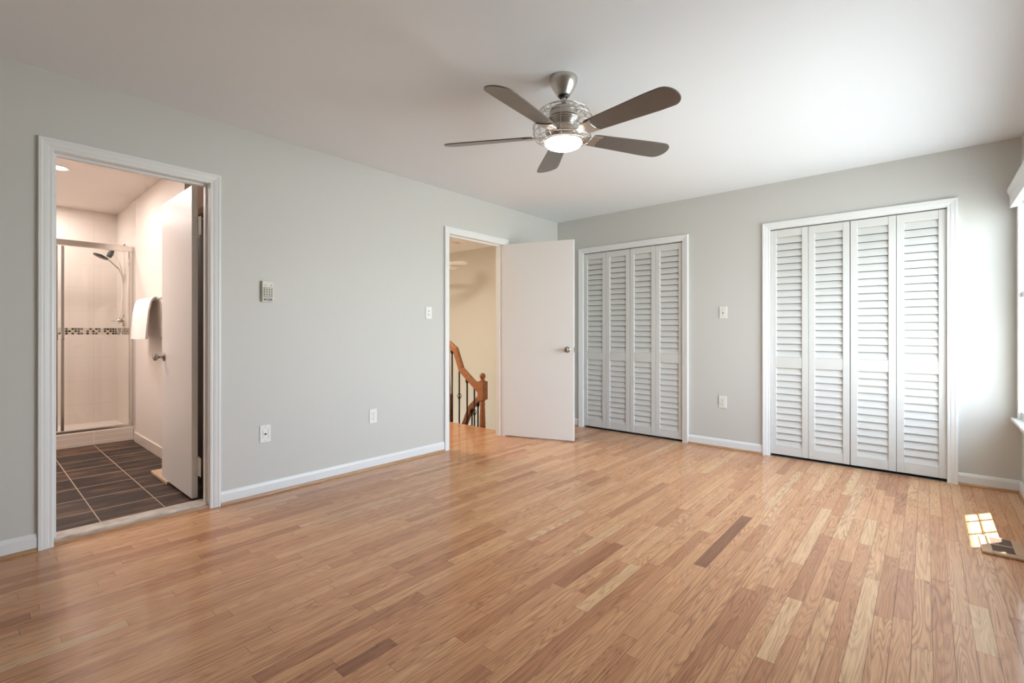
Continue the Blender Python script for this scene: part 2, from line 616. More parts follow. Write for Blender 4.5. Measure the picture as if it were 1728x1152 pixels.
def duplicate(root, delta, label=None, name=None):
    """copy a part tree by a translation"""
    c = root.copy()
    COL.objects.link(c)
    c.location = root.location + Vector(delta)
    for ch in list(root.children):
        d = ch.copy()
        COL.objects.link(d)
        d.parent = c
    return c


# ------------------------------------------------------------------ room constants
H = 2.44
XW = 3.886           # right wall
YF = -5.35           # wall behind the camera
T = 0.115            # partition thickness
D1 = (-4.450, -3.733)    # bathroom opening (y)
D2 = (-1.760, -0.975)    # hall opening (y)
DZ = 2.042
C1 = (0.366, 1.546)      # left closet opening (x)
C2 = (2.331, 3.512)      # right closet opening (x)
CZ = 2.028

# ------------------------------------------------------------------ floor planks
PW = 0.0568
HERO = [  # (row x, y0, y1, tone)
    (2.59, -2.47, -1.673, 0.02), (2.193, -3.05, -2.51, 0.16), (2.472, -2.565, -2.06, 0.30), (2.417, -1.815, -0.90, 0.42),
    (2.981, -2.495, -1.681, 0.28), (3.103, -2.40, -1.96, 0.27), (3.4355, -2.39, -1.905, 0.36), (1.13, -4.70, -4.339, 0.99),
    (0.778, -4.90, -4.578, 0.14), (1.81, -4.14, -3.484, 0.24), (1.968, -3.95, -3.742, 0.10), (1.69, -3.72, -3.218, 0.30),
    (3.553, -2.45, -2.068, 0.97), (2.62, -1.37, -0.40, 0.96)]


def plank_floor(name, x0, x1, y0, y1, seed, lo=0.30, hi=1.15):
    rnd = random.Random(seed)
    vs, fs, cols, uvs = [], [], [], []
    g = 0.00055
    k0, k1 = math.floor(x0 / PW), math.ceil(x1 / PW)
    for k in range(k0, k1):
        xa, xb = max(x0, k * PW), min(x1, (k + 1) * PW)
        xc = (k + 0.5) * PW
        if xb - xa < 0.002:
            continue
        heroes = sorted([h for h in HERO if abs(h[0] - xc) < PW * 0.5], key=lambda h: h[1])
        cuts = []
        y = y0 - rnd.uniform(0, 0.6)

        def fill(a, b_):
            L = b_ - a
            if L < 0.02:
                return
            n = max(1, round(L / rnd.uniform(lo + 0.15, hi - 0.15)))
            ws = [rnd.uniform(0.55, 1.45) for _ in range(n)]
            s = a
            for w_ in ws:
                e_ = s + L * w_ / sum(ws)
                cuts.append((s, e_, None))
                s = e_
        if heroes:
            for h in heroes:
                fill(y, h[1])
                cuts.append((h[1], h[2], h[3]))
                y = h[2]
            fill(y, y1)
        else:
            fill(y, y1)
        for a, b_, tone in cuts:
            a2, b2 = max(a, y0), min(b_, y1)
            if b2 - a2 < 0.004:
                rnd.random()
                continue
            if tone is None:
                q = rnd.random()
                tone = min(0.93, max(0.18, rnd.gauss(0.61, 0.125))) if q < 0.94 else rnd.choice((0.28, 0.9))
            o = len(vs)
            vs += [(xa + g, a2 + g, 0), (xb - g, a2 + g, 0), (xb - g, b2 - g, 0), (xa + g, b2 - g, 0)]
            fs.append((o, o + 1, o + 2, o + 3))
            c = (tone, rnd.random(), rnd.random(), 1)
            cols += [c] * 4
            uvs += [(a2 - a, xa - k * PW), (a2 - a, xb - k * PW), (b2 - a, xb - k * PW), (b2 - a, xa - k * PW)]
    nplank = len(fs)
    o = len(vs)
    z0, z1 = -0.20, -0.0012
    vs += [(x0, y0, z0), (x1, y0, z0), (x1, y1, z0), (x0, y1, z0), (x0, y0, z1), (x1, y0, z1), (x1, y1, z1), (x0, y1, z1)]
    fs += [tuple(o + i for i in q) for q in ((3, 2, 1, 0), (4, 5, 6, 7), (0, 1, 5, 4), (1, 2, 6, 5), (2, 3, 7, 6), (3, 0, 4, 7))]
    me = bpy.data.meshes.new(name)
    me.from_pydata(vs, [], fs)
    ca = me.color_attributes.new('plank', 'FLOAT_COLOR', 'CORNER')
    uv = me.uv_layers.new(name='metres')
    for i in range(nplank * 4):
        ca.data[i].color = cols[i]
        uv.data[i].uv = uvs[i]
    me.materials.append(M['oak'])
    me.materials.append(M['subfloor'])
    for i, p in enumerate(me.polygons):
        p.material_index = 0 if i < nplank else 1
    ob = bpy.data.objects.new(name, me)
    COL.objects.link(ob)
    return struct(ob)


plank_floor('floor', 0.0, XW, YF, 0.0, 11)
plank_floor('floor_hall', -3.2, 0.0, -3.08, -0.80, 23)

# ------------------------------------------------------------------ shell
sbox('ceiling', [((-T, YF - T, H), (XW + 0.05, 0.75, H + 0.2))], M['ceiling'])
sbox('wall_left', [((-T, YF, 0), (0, D1[0], H)), ((-T, D1[0], DZ), (0, D1[1], H)), ((-T, D1[1], 0), (0, D2[0], H)),
                   ((-T, D2[0], DZ), (0, D2[1], H)), ((-T, D2[1], 0), (0, 0, H))], M['wall'])
sbox('wall_back', [((-T, 0, 0), (C1[0], T, H)), ((C1[0], 0, CZ), (C1[1], T, H)), ((C1[1], 0, 0), (C2[0], T, H)),
                   ((C2[0], 0, CZ), (C2[1], T, H)), ((C2[1], 0, 0), (XW + 0.05, T, H))], M['wall'])
sbox('wall_front', [((-T, YF - T, 0), (XW + 0.05, YF, H))], M['wall'])
wb = [((XW, YF, 0), (XW + 0.05, 0, WZ0)), ((XW, YF, WZ1), (XW + 0.05, 0, H)), ((XW, WIN[0][1], WZ0), (XW + 0.05, 0, WZ1)), ((XW, YF, WZ0), (XW + 0.05, WIN[-1][0], WZ1))]
sbox('wall_right', wb, M['wall'])
# closets behind the louvres
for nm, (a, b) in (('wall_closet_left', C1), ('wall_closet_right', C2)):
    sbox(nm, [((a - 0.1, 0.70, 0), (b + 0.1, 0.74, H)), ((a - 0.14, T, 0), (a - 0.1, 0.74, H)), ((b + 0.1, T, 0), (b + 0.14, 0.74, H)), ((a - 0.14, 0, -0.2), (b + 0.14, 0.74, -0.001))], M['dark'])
# unseen L-shaped slab outside, added to cut the sun to one floor patch
sbox('sun_block_eave', [((XW + 0.05, -4.2, 2.55), (XW + 0.95, -0.45, 2.68)), ((XW + 0.05, -0.45, 2.55), (4.276, 1.2, 2.68))], M['eave_block'])
# unseen pier past the back corner, added to trim the sun patch
sbox('sun_block_pier', [((XW + 0.05, 0.0, -1.0), (XW + 0.284, 0.30, 2.54))], M['pier_block'])

# ------------------------------------------------------------------ casings, baseboards
CAS = [(0.0, 0.0), (0.0, 0.011), (0.006, 0.0125), (0.016, 0.0125), (0.020, 0.015), (0.032, 0.017), (0.040, 0.0175), (0.045, 0.0200), (0.056, 0.0200), (0.058, 0.018), (0.058, 0.0)]


def casing(name, a, b, ztop, place, prof=CAS, z0=0.0, bottom=False):
    """U-shaped moulding round an opening a..b; place(u, z, t) -> point"""
    m = MB()
    paths = []
    for w, t in prof:
        paths.append([(a - w, z0, t), (a - w, ztop + w, t), (b + w, ztop + w, t), (b + w, z0, t)])
    n = len(prof)
    vs = [place(*p) for path in paths for p in path]
    fs = []
    for i in range(n - 1):
        for j in range(3):
            fs.append((i * 4 + j, i * 4 + j + 1, (i + 1) * 4 + j + 1, (i + 1) * 4 + j))
    fs.append(tuple(i * 4 for i in range(n)))
    fs.append(tuple(i * 4 + 3 for i in range(n)))
    m.add(vs, fs)
    return m


on_left = lambda u, z, t: (t, u, z)
on_back = lambda u, z, t: (u, -t, z)


def door_trim(name, a, b, zt):
    m = casing(name, a + 0.004, b - 0.004, zt - 0.004, on_left)
    # jambs and stops
    m.box((-T - 0.001, a, 0), (0.001, a + 0.006, zt))
    m.box((-T - 0.001, b - 0.006, 0), (0.001, b, zt))
    m.box((-T - 0.001, a + 0.006, zt - 0.006), (0.001, b - 0.006, zt))
    return m


m = door_trim('x', *D1, DZ)
m.box((-0.072, D1[0] + 0.006, 0), (-0.040, D1[0] + 0.018, DZ - 0.006))
m.box((-0.072, D1[1] - 0.018, 0), (-0.040, D1[1] - 0.006, DZ - 0.006))
m.box((-0.072, D1[0] + 0.018, DZ - 0.018), (-0.040, D1[1] - 0.018, DZ - 0.006))
struct(m.build('trim_1', M['trim']), 'white moulded casing and jamb around the bathroom doorway', 'door frame')
m = door_trim('x', *D2, DZ)
m.box((-0.085, D2[0] + 0.006, 0), (-0.050, D2[0] + 0.018, DZ - 0.006))
m.box((-0.085, D2[1] - 0.018, 0), (-0.050, D2[1] - 0.006, DZ - 0.006))
m.box((-0.085, D2[0] + 0.018, DZ - 0.018), (-0.050, D2[1] - 0.018, DZ - 0.006))
struct(m.build('trim_2', M['trim']), 'white moulded casing and jamb around the open hall doorway', 'door frame')
for nm, (a, b), lb in (('trim_3', C1, 'white moulded casing around the closet beside the open door'), ('trim_4', C2, 'white moulded casing around the closet nearer the window')):
    m = casing(nm, a + 0.003, b - 0.003, CZ - 0.002, on_back)
    m.box((a, 0.0, 0), (a + 0.004, T, CZ))
    m.box((b - 0.004, 0.0, 0), (b, T, CZ))
    m.box((a + 0.004, 0.0, CZ - 0.004), (b - 0.004, T, CZ))
    struct(m.build(nm, M['trim']), lb, 'door frame')
for nm, (a, b) in (('trim_5', C1), ('trim_6', C2)):
    sbox(nm, [((a + 0.004, 0.016, CZ - 0.022), (b - 0.004, 0.040, CZ - 0.004))], M['dark'], 'dark track along the top of the closet opening ' + ('beside the open door' if nm == 'trim_5' else 'nearer the window'), 'track')

BASE = [(0.0, 0.0), (0.013, 0.0), (0.013, 0.050), (0.010, 0.058), (0.007, 0.066), (0.003, 0.070), (0.0, 0.070)]
SHOE = [(0.0, 0.0), (0.0235, 0.0), (0.0235, 0.006), (0.020, 0.014), (0.0125, 0.018), (0.0, 0.018)]


def run(prof, p0, p1, place, zoff=0.0):
    m = MB()
    n = len(prof)
    vs = [place(p0, t, z + zoff) for t, z in prof] + [place(p1, t, z + zoff) for t, z in prof]
    fs = [(i, (i + 1) % n, n + (i + 1) % n, n + i) for i in range(n)] + [tuple(range(n - 1, -1, -1)), tuple(range(n, 2 * n))]
    m.add(vs, fs)
    return m


pl_left = lambda u, t, z: (t, u, z)
pl_back = lambda u, t, z: (u, -t, z)
pl_right = lambda u, t, z: (XW - t, u, z)


def baseboard(name, segs, place):
    a, s = MB(), MB()
    for p0, p1 in segs:
        r_ = run([(t, z * 1.0 + 0.018) for t, z in BASE], p0, p1, place)
        a.add(r_.v, r_.f)
        r_ = run(SHOE, p0, p1, place)
        s.add(r_.v, r_.f)
    o = struct(a.build(name, M['trim']))
    sh = s.build('shoe_moulding', M['shoe'], parent=o)
    return o


baseboard('baseboard_left', [(YF, D1[0] - 0.056), (D1[1] + 0.056, D2[0] - 0.056), (D2[1] + 0.056, 0.0)], pl_left)
baseboard('baseboard_back', [(0.0235, C1[0] - 0.056), (C1[1] + 0.056, C2[0] - 0.056), (C2[1] + 0.056, XW)], pl_back)
baseboard('baseboard_right', [(YF, -0.0235)], pl_right)


# ------------------------------------------------------------------ bifold louvre doors
def bifold(name, a, b, label):
    org = ((a + b) / 2, 0.022, 0.0)
    root = struct(thing(name, org, label, 'closet door'))
    n = 4
    gap = 0.003
    pw = (b - a - 0.010) / n
    z0, z1 = 0.020, 2.014
    st = 0.046
    yf, yb = 0.008, 0.036
    slabs = None
    first = None
    for i in range(n):
        dx = i * pw
        if first is None:
            xa = a + 0.005 + gap / 2
            xb = xa + pw - gap
            f = MB()
            f.box((xa, yf, z0), (xa + st, yb, z1)).box((xb - st, yf, z0), (xb, yb, z1))
            f.box((xa + st, yf + 0.002, z0), (xb - st, yb - 0.002, 0.096)).box((xa + st, yf + 0.002, 0.790), (xb - st, yb - 0.002, 0.884)).box((xa + st, yf + 0.002, 1.948), (xb - st, yb - 0.002, z1))
            first = f.build('door_panel', M['louvre'], parent=root, bevel=0.0015, seg=1)
            s = MB()
            for lo, hi, cnt in ((0.096, 0.790, 12), (0.884, 1.948, 18)):
                p = (hi - lo) / cnt
                for k in range(cnt):
                    zc = lo + (k + 0.5) * p
                    mx = Matrix.Translation((0, (yf + yb) / 2 + 0.001, zc)) @ Matrix.Rotation(R(-16.5), 4, 'X')
                    hh = p * 0.514
                    s.add([(xa + st - 0.002, -0.003, -hh), (xb - st + 0.002, -0.003, -hh), (xb - st + 0.002, 0.003, -hh + 0.002), (xa + st - 0.002, 0.003, -hh + 0.002),
                           (xa + st - 0.002, -0.003, hh - 0.002), (xb - st + 0.002, -0.003, hh - 0.002), (xb - st + 0.002, 0.003, hh), (xa + st - 0.002, 0.003, hh)],
                          [(3, 2, 1, 0), (4, 5, 6, 7), (0, 1, 5, 4), (1, 2, 6, 5), (2, 3, 7, 6), (3, 0, 4, 7)], mx)
            s.build('louvres', M['louvre'], parent=first)
        else:
            c = duplicate(first, (dx + (0.003 if i >= 2 else 0.0), 0, 0))
    return root


bifold('door_3', *C1, 'white louvred bifold closet door beside the open hall door')
bifold('door_4', *C2, 'white louvred bifold closet door nearer the window')


# ------------------------------------------------------------------ hall door (open into the room)
def knob_mesh(m, mx):
    m.lathe([(0.0, 0.0), (0.031, 0.0), (0.032, 0.004), (0.026, 0.009), (0.012, 0.012), (0.0105, 0.030), (0.014, 0.036), (0.024, 0.042), (0.0275, 0.052), (0.0255, 0.062), (0.017, 0.068), (0.0, 0.070)], 28, mx, cap=False)
    return m


hinge = Vector((-0.006, -0.985, 0))
fr = Vector((0.722, -0.7285, 0))
d = (fr - hinge).normalized()
nrm = Vector((d.y, -d.x, 0))            # towards the camera
L = 0.770
dt = 0.035
rot = Matrix(((d.x, -nrm.x, 0, hinge.x), (d.y, -nrm.y, 0, hinge.y), (0, 0, 1, 0), (0, 0, 0, 1)))   # local x along, y away from camera
door1 = struct(thing('door_1', tuple(hinge + Vector((0, 0, 0.012))), 'white flush slab door standing open into the room, hall doorway', 'door'))
MB().box((0.002, 0.0, 0.012), (L, dt, 2.040), rot).build('door_leaf', M['door'], parent=door1, bevel=0.002)
kx, kz = L - 0.066, 0.930
km = knob_mesh(MB(), rot @ Matrix.Translation((kx, 0.0, kz)) @ Matrix.Rotation(R(90), 4, 'X'))
km.build('door_knob', M['knob'], parent=door1, smooth=True)
km = knob_mesh(MB(), rot @ Matrix.Translation((kx, dt, kz)) @ Matrix.Rotation(R(-90), 4, 'X'))
km.build('door_knob', M['knob'], parent=door1, smooth=True)
MB().box((L - 0.0005, 0.005, kz - 0.028), (L + 0.0018, 0.030, kz + 0.028), rot).box((L, 0.011, kz - 0.009), (L + 0.011, 0.024, kz + 0.009), rot).build('latch_plate', M['chrome'], parent=door1)

# ------------------------------------------------------------------ bathroom door (open into the bathroom)
door2 = struct(thing('door_2', (-0.173, -3.765, 0.03), 'white flush door opened into the tiled bathroom', 'door'))
MB().box((-0.878, -3.788, 0.032), (-0.173, -3.753, 2.050)).build('door_leaf', M['door'], parent=door2, bevel=0.002)
km = knob_mesh(MB(), Matrix.Translation((-0.815, -3.788, 0.925)) @ Matrix.Rotation(R(90), 4, 'X'))
km.build('door_knob', M['knob'], parent=door2, smooth=True)
for hz in (0.235, 1.79):
    hm = MB()
    hm.box((-0.174, -3.785, hz - 0.060), (-0.1705, -3.756, hz + 0.060))
    hm.box((-0.172, -3.754, hz - 0.060), (-0.116, -3.7515, hz + 0.060))
    hm.lathe([(0.0055, hz - 0.062), (0.0055, hz + 0.062)], 12, Matrix.Translation((-0.168, -3.750, 0)))
    hm.build('hinge', M['hinge'], parent=door2, bevel=0.001)

# ------------------------------------------------------------------ windows in the right wall
def window(n, y0, y1, bars=None):
    root = struct(thing('window_%d' % n, (XW + 0.02, (y0 + y1) / 2, WZ0), 'double-hung white window with grilles, %s' % ('nearest the back corner', 'second from the back corner', 'farthest from the back corner')[n - 1], 'window'))
    m = MB()
    j = 0.012
    m.box((XW - 0.013, y0, WZ0), (XW + 0.045, y0 + j, WZ1)).box((XW - 0.013, y1 - j, WZ0), (XW + 0.045, y1, WZ1))
    m.box((XW - 0.013, y0 + j, WZ1 - j), (XW + 0.045, y1 - j, WZ1)).box((XW - 0.013, y0 + j, WZ0), (XW + 0.045, y1 - j, WZ0 + j))
    m.build('window_frame', M['trim'], parent=root)
    for nm, z0, z1, x0, rows in (('upper_sash', 1.343, WZ1 - j, XW + 0.016, 2), ('lower_sash', WZ0 + j, 1.371, XW - 0.013, 2)):
        s = MB()
        sw, x1 = 0.030, x0 + 0.026
        a, b = y0 + j, y1 - j
        s.box((x0, a, z0), (x1, a + sw, z1)).box((x0, b - sw, z0), (x1, b, z1))
        s.box((x0, a + sw, z0), (x1, b - sw, z0 + 0.036)).box((x0, a + sw, z1 - 0.036), (x1, b - sw, z1))
        g0, g1 = a + sw, b - sw
        for yy in bars or [g0 + (g1 - g0) * q / 4 for q in (1, 2, 3)]:
            s.box((x0 + 0.012, yy - 0.008, z0 + 0.036), (x0 + 0.021, yy + 0.008, z1 - 0.036))
        for q in range(1, rows):
            zz = (z0 + 0.032) + (z1 - z0 - 0.068) * q / rows
            s.box((x0 + 0.0125, g0, zz - 0.008), (x0 + 0.0205, g1, zz + 0.008))
        so = s.build(nm, M['trim'], parent=root)
        MB().box((x0 + 0.0155, g0, z0 + 0.034), (x0 + 0.0185, g1, z1 - 0.034)).build('pane', M['glass'], parent=so)
    return root


for i, (y0, y1) in enumerate(WIN):
    window(i + 1, y0, y1, [-0.273, -0.501, -0.729] if i == 0 else None)
# casing round the bank and between the windows, stool and apron
m = MB()
xa, xc = XW - 0.029, XW - 0.0135
m.box((xa, -0.115, WZ0), (xc, -0.060, WZ1 + 0.06)).box((xa, -0.060, WZ0), (XW, -0.055, WZ1 + 0.06))
m.box((xa, WIN[-1][0] - 0.07, WZ0), (XW, WIN[-1][0], WZ1 + 0.06))
m.box((xa, WIN[-1][0], WZ1 - 0.02), (xc, -0.115, WZ1 + 0.06))
for i in range(len(WIN) - 1):
    m.box((xa, WIN[i + 1][1] - 0.010, WZ0), (xc, WIN[i][0] + 0.010, WZ1 - 0.02))
    m.box((xc, WIN[i + 1][1], WZ0), (XW - 0.004, WIN[i][0], WZ1 - 0.02))
struct(m.build('trim_7', M['trim'], bevel=0.003), 'white casing around the bank of windows', 'window casing')
m = MB()
m.box((XW - 0.057, WIN[-1][0] - 0.09, WZ0 - 0.022), (XW, -0.080 + 0.035, WZ0 - 0.001))
m.box((XW - 0.016, WIN[-1][0] - 0.07, WZ0 - 0.085), (XW, -0.062, WZ0 - 0.022))
struct(m.build('trim_8', M['trim'], bevel=0.004, seg=3), 'white window stool and apron under the bank of windows', 'window sill')

val = thing('window_valance', (XW - 0.05, -1.4, 1.945), 'white wooden cornice box mounted above the windows in the corner', 'valance')
y0, y1 = WIN[-1][0] - 0.12, -0.075
vf = XW - 0.064
MB().box((vf, y0, 1.948), (vf + 0.014, y1, 2.032)).box((vf + 0.014, y0, 1.948), (XW - 0.030, y1, 1.960)).box((vf + 0.014, y0, 2.020), (XW - 0.030, y1, 2.032)).box((vf + 0.014, y1 - 0.014, 1.960), (XW - 0.030, y1, 2.020)).build('valance_board', M['trim'], parent=val, bevel=0.002)
cr_ = MB()
crown = [(vf, 2.0324), (vf - 0.004, 2.036), (vf - 0.006, 2.048), (vf - 0.011, 2.056), (vf - 0.012, 2.076), (XW - 0.030, 2.076), (XW - 0.030, 2.0324)]
k = len(crown)
cr_.add([(x, y0 - 0.006, z) for x, z in crown] + [(x, y1 + 0.006, z) for x, z in crown], [(i, (i + 1) % k, k + (i + 1) % k, k + i) for i in range(k)] + [tuple(range(k)), tuple(range(2 * k - 1, k - 1, -1))])
cr_.build('crown_moulding', M['trim'], parent=val)
MB().lathe([(0.0, 1.9465), (0.004, 1.9465), (0.004, 1.9482), (0.0, 1.9482)], 12, Matrix.Translation((XW - 0.045, -0.16, 0)), cap=False).build('screw', M['lead'], parent=val)


# ------------------------------------------------------------------ wall plates
def wallbox(place, u, z, w, h, t0, t1):
    """box on a wall in (u, z) with depth t0..t1"""
    m = MB()
    a = place(u - w / 2, t0, z - h / 2)
    b = place(u + w / 2, t1, z + h / 2)
    m.box(a, b)
    return m


def disc(place, u, z, r, t0, t1, n=20, flat=0.0):
    m = MB()
    pts = []
    for i in range(n):
        a = 2 * PI * i / n
        pts.append((r * math.cos(a), max(-r + flat, min(r - flat, r * math.sin(a)))))
    vs = [place(u + p, t0, z + q) for p, q in pts] + [place(u + p, t1, z + q) for p, q in pts]
    fs = [tuple(range(n)), tuple(range(2 * n - 1, n - 1, -1))] + [(i, (i + 1) % n, n + (i + 1) % n, n + i) for i in range(n)]
    m.add(vs, fs)
    return m


def outlet(name, place, u, z, label, mat):
    r = thing(name, place(u, 0, z), label, 'power outlet', 'duplex outlets low on the walls')
    wallbox(place, u, z, 0.070, 0.114, 0.0005, 0.006).build('cover_plate', mat, parent=r, bevel=0.0025)
    for dz in (0.0195, -0.0195):
        f = disc(place, u, z + dz, 0.0172, 0.006, 0.0078, 24, 0.003).build('socket', mat, parent=r)
        s = MB()
        for du, hh in ((-0.0064, 0.0085), (0.0064, 0.0072)):
            q = wallbox(place, u + du, z + dz + 0.003, 0.0027, hh, 0.0076, 0.0081)
            s.add(q.v, q.f)
        q = disc(place, u, z + dz - 0.0085, 0.0027, 0.0076, 0.0081, 12)
        s.add(q.v, q.f)
        s.build('socket_slots', M['hole'], parent=f)
    disc(place, u, z, 0.0030, 0.006, 0.0072, 12).build('screw', M['lead'], parent=r)
    return r


outlet('power_outlet', pl_left, -2.569, 0.424, 'white duplex outlet low on the long wall, left of the hall doorway', M['plate'])
outlet('power_outlet', pl_back, 1.9285, 0.439, 'white duplex outlet low on the wall between the two closets', M['plate2'])

r = thing('cable_plate', pl_left(-3.4055, 0, 0.415), 'white wall plate with a round dark jack, low beside the bathroom doorway', 'wall plate')
wallbox(pl_left, -3.4055, 0.415, 0.070, 0.116, 0.0005, 0.006).build('cover_plate', M['plate'], parent=r, bevel=0.0025)
ins = wallbox(pl_left, -3.4055, 0.415, 0.033, 0.067, 0.006, 0.0075).build('insert', M['plate'], parent=r, bevel=0.001)
wallbox(pl_left, -3.3880, 0.415, 0.0022, 0.068, 0.0058, 0.0068).build('insert_groove', M['dim_hole'], parent=r)
disc(pl_left, -3.4055, 0.413, 0.0055, 0.0075, 0.014, 16).build('jack', M['hole'], parent=r)
for dz in (0.045, -0.045):
    disc(pl_left, -3.4055, 0.415 + dz, 0.0028, 0.006, 0.0066, 12).build('screw', M['lead'], parent=r)

r = thing('light_switch', pl_left(-1.997, 0, 1.279), 'white wall plate with two small stacked switches beside the hall doorway', 'light switch')
wallbox(pl_left, -1.997, 1.279, 0.070, 0.112, 0.0005, 0.006).build('cover_plate', M['plate'], parent=r, bevel=0.0025)
wallbox(pl_left, -1.997, 1.279, 0.033, 0.067, 0.006, 0.0072).build('insert', M['plate'], parent=r, bevel=0.001)
for dz in (0.016, -0.016):
    b_ = wallbox(pl_left, -1.997, 1.279 + dz, 0.012, 0.0085, 0.0072, 0.0080).build('switch_slot', M['dim_hole'], parent=r)
    wallbox(pl_left, -1.997, 1.279 + dz + 0.003, 0.009, 0.006, 0.0080, 0.0150).build('toggle', M['plate'], parent=b_)

r = thing('light_switch', pl_back(1.934, 0, 1.294), 'white toggle switch plate on the wall between the two closets', 'light switch')
wallbox(pl_back, 1.934, 1.294, 0.070, 0.112, 0.0005, 0.006).build('cover_plate', M['plate2'], parent=r, bevel=0.0025)
wallbox(pl_back, 1.934, 1.294, 0.010, 0.024, 0.006, 0.0068).build('switch_slot', M['dim_hole'], parent=r)
m = MB()
m.box((1.930, -0.019, 1.296), (1.938, -0.006, 1.304))
m.build('toggle', M['plate2'], parent=r, bevel=0.001)
for dz in (0.030, -0.030):
    disc(pl_back, 1.934, 1.294 + dz, 0.0025, 0.006, 0.0066, 12).build('screw', M['dim_hole'], parent=r)

# ------------------------------------------------------------------ alarm keypad
ku, kz = -3.396, 1.380
r = thing('alarm_keypad', pl_left(ku, 0, kz), 'beige alarm keypad with rows of buttons and a dark strip', 'keypad')
wallbox(pl_left, ku, kz, 0.072, 0.142, 0.0005, 0.024).build('housing', M['pad'], parent=r, bevel=0.003)
wallbox(pl_left, ku, kz - 0.006, 0.056, 0.068, 0.0238, 0.0246).build('key_panel', M['dim_hole'], parent=r)
for i in range(4):
    for j in range(3):
        wallbox(pl_left, ku - 0.0175 + j * 0.0165, kz + 0.0195 - i * 0.0165, 0.0138, 0.0135, 0.0246, 0.0272).build('key', M['pad_key'], parent=r, bevel=0.001)
lab = wallbox(pl_left, ku, kz - 0.055, 0.056, 0.015, 0.0238, 0.0248).build('label_strip', M['label_dark'], parent=r)
wallbox(pl_left, ku - 0.004, kz - 0.055, 0.024, 0.003, 0.0248, 0.0252).build('label_mark', M['label_mark'], parent=lab)
for du in (-0.017, 0.021):
    disc(pl_left, ku + du, kz + 0.041, 0.0032, 0.024, 0.0248, 12).build('indicator', M['label_dark'], parent=r)

# ------------------------------------------------------------------ floor register
rx0, rx1, ry0, ry1 = 3.604, 3.764, -1.412, -1.143
r = thing('floor_register', ((rx0 + rx1) / 2, (ry0 + ry1) / 2, 0.0), 'wooden floor vent register with dark slats beside the sunlit patch', 'floor vent')
m = MB()
bx0, bx1 = rx0 + 0.040, rx1 - 0.040
by0, by1 = ry0 + 0.045, ry1 - 0.010
m.box((rx0, ry0, 0.0005), (bx0, ry1, 0.012)).box((bx1, ry0, 0.0005), (rx1, ry1, 0.012))
m.box((bx0, ry0, 0.0005), (bx1, by0, 0.012)).box((bx0, by1, 0.0005), (bx1, ry1, 0.012))
ym = (by0 + by1) / 2
m.box((bx0, ym - 0.006, 0.0005), (bx1, ym + 0.006, 0.0115))
m.build('register_frame', M['register'], parent=r, bevel=0.003)
MB().box((bx0, by0, 0.0006), (bx1, by1, 0.002)).build('register_well', M['hole'], parent=r)
for a, b_ in ((by0, ym - 0.006), (ym + 0.006, by1)):
    for i in range(9):
        y = a + (b_ - a) * (i + 0.5) / 9
        MB().box((bx0, y - 0.0028, 0.002), (bx1, y + 0.0028, 0.0105)).build('slat', M['slat'], parent=r)

# ------------------------------------------------------------------ ceiling fan
FX, FY, FZ = 1.948, -2.672, 2.139
fan = thing('ceiling_fan', (FX, FY, H), 'brushed nickel ceiling fan with five grey-brown blades and a lit opal lens', 'ceiling fan')
at = lambda z=0.0: Matrix.Translation((FX, FY, z))
MB().lathe([(0.0, 2.4395), (0.074, 2.4395), (0.0748, 2.434), (0.0735, 2.425), (0.067, 2.405), (0.057, 2.386), (0.046, 2.369), (0.039, 2.358), (0.035, 2.350), (0.031, 2.348), (0.0, 2.352)], 48, at(), cap=False).build('canopy', M['nickel'], parent=fan, smooth=True)
MB().lathe([(0.0, 2.352), (0.020, 2.352), (0.026, 2.345), (0.022, 2.338), (0.0, 2.337)], 24, at(), cap=False).build('hanger_ball', M['black'], parent=fan, smooth=True)
# everything below the ball hangs a touch out of plumb
tilt = Matrix.Translation((FX, FY, FZ)) @ Matrix(((1, 0, -(-0.0393), 0), (0, 1, -(0.0383), 0), (-0.0393, 0.0383, 1, 0), (0, 0, 0, 1))) @ Matrix.Translation((0, 0, -FZ))
MB().tube([(FX, FY, 2.352), tilt @ Vector((0, 0, 2.300))], 0.0128, 16).build('downrod', M['nickel'], parent=fan, smooth=True)
MB().lathe([(0.0, 2.306), (0.017, 2.306), (0.021, 2.300), (0.050, 2.288), (0.066, 2.278), (0.072, 2.268), (0.073, 2.262), (0.069, 2.262), (0.069, 2.250), (0.074, 2.249), (0.074, 2.234), (0.070, 2.233), (0.0, 2.233)], 48, tilt, cap=False).build('motor_housing', M['nickel'], parent=fan, smooth=True)
MB().lathe([(0.0, 2.233), (0.066, 2.233), (0.066, 2.226), (0.0, 2.226)], 40, tilt, cap=False).build('motor_gap', M['black'], parent=fan)
MB().lathe([(0.0, 2.226), (0.083, 2.226), (0.086, 2.221), (0.082, 2.214), (0.070, 2.200), (0.060, 2.186), (0.056, 2.176), (0.0, 2.176)], 48, tilt, cap=False).build('motor_bowl', M['nickel'], parent=fan, smooth=True)
MB().lathe([(0.0, 2.176), (0.085, 2.176), (0.094, 2.170), (0.094, 2.150), (0.088, 2.146), (0.088, 2.132), (0.092, 2.128), (0.095, 2.122), (0.095, 2.108), (0.0, 2.108)], 48, tilt, cap=False).build('light_fitter', M['nickel'], parent=fan, smooth=True)
MB().lathe([(0.0, 2.108), (0.0965, 2.108), (0.0985, 2.101), (0.097, 2.094), (0.088, 2.083), (0.068, 2.074), (0.041, 2.068), (0.014, 2.066), (0.0, 2.066)], 48, tilt, cap=False).build('light_lens', M['lens'], parent=fan, smooth=True)
cg = MB()


def ring(r_, z, w=0.0017, n=56):
    cg.tube([tilt @ Vector((r_ * math.cos(2 * PI * i / n), r_ * math.sin(2 * PI * i / n), z)) for i in range(n)], w, 6, closed=True)


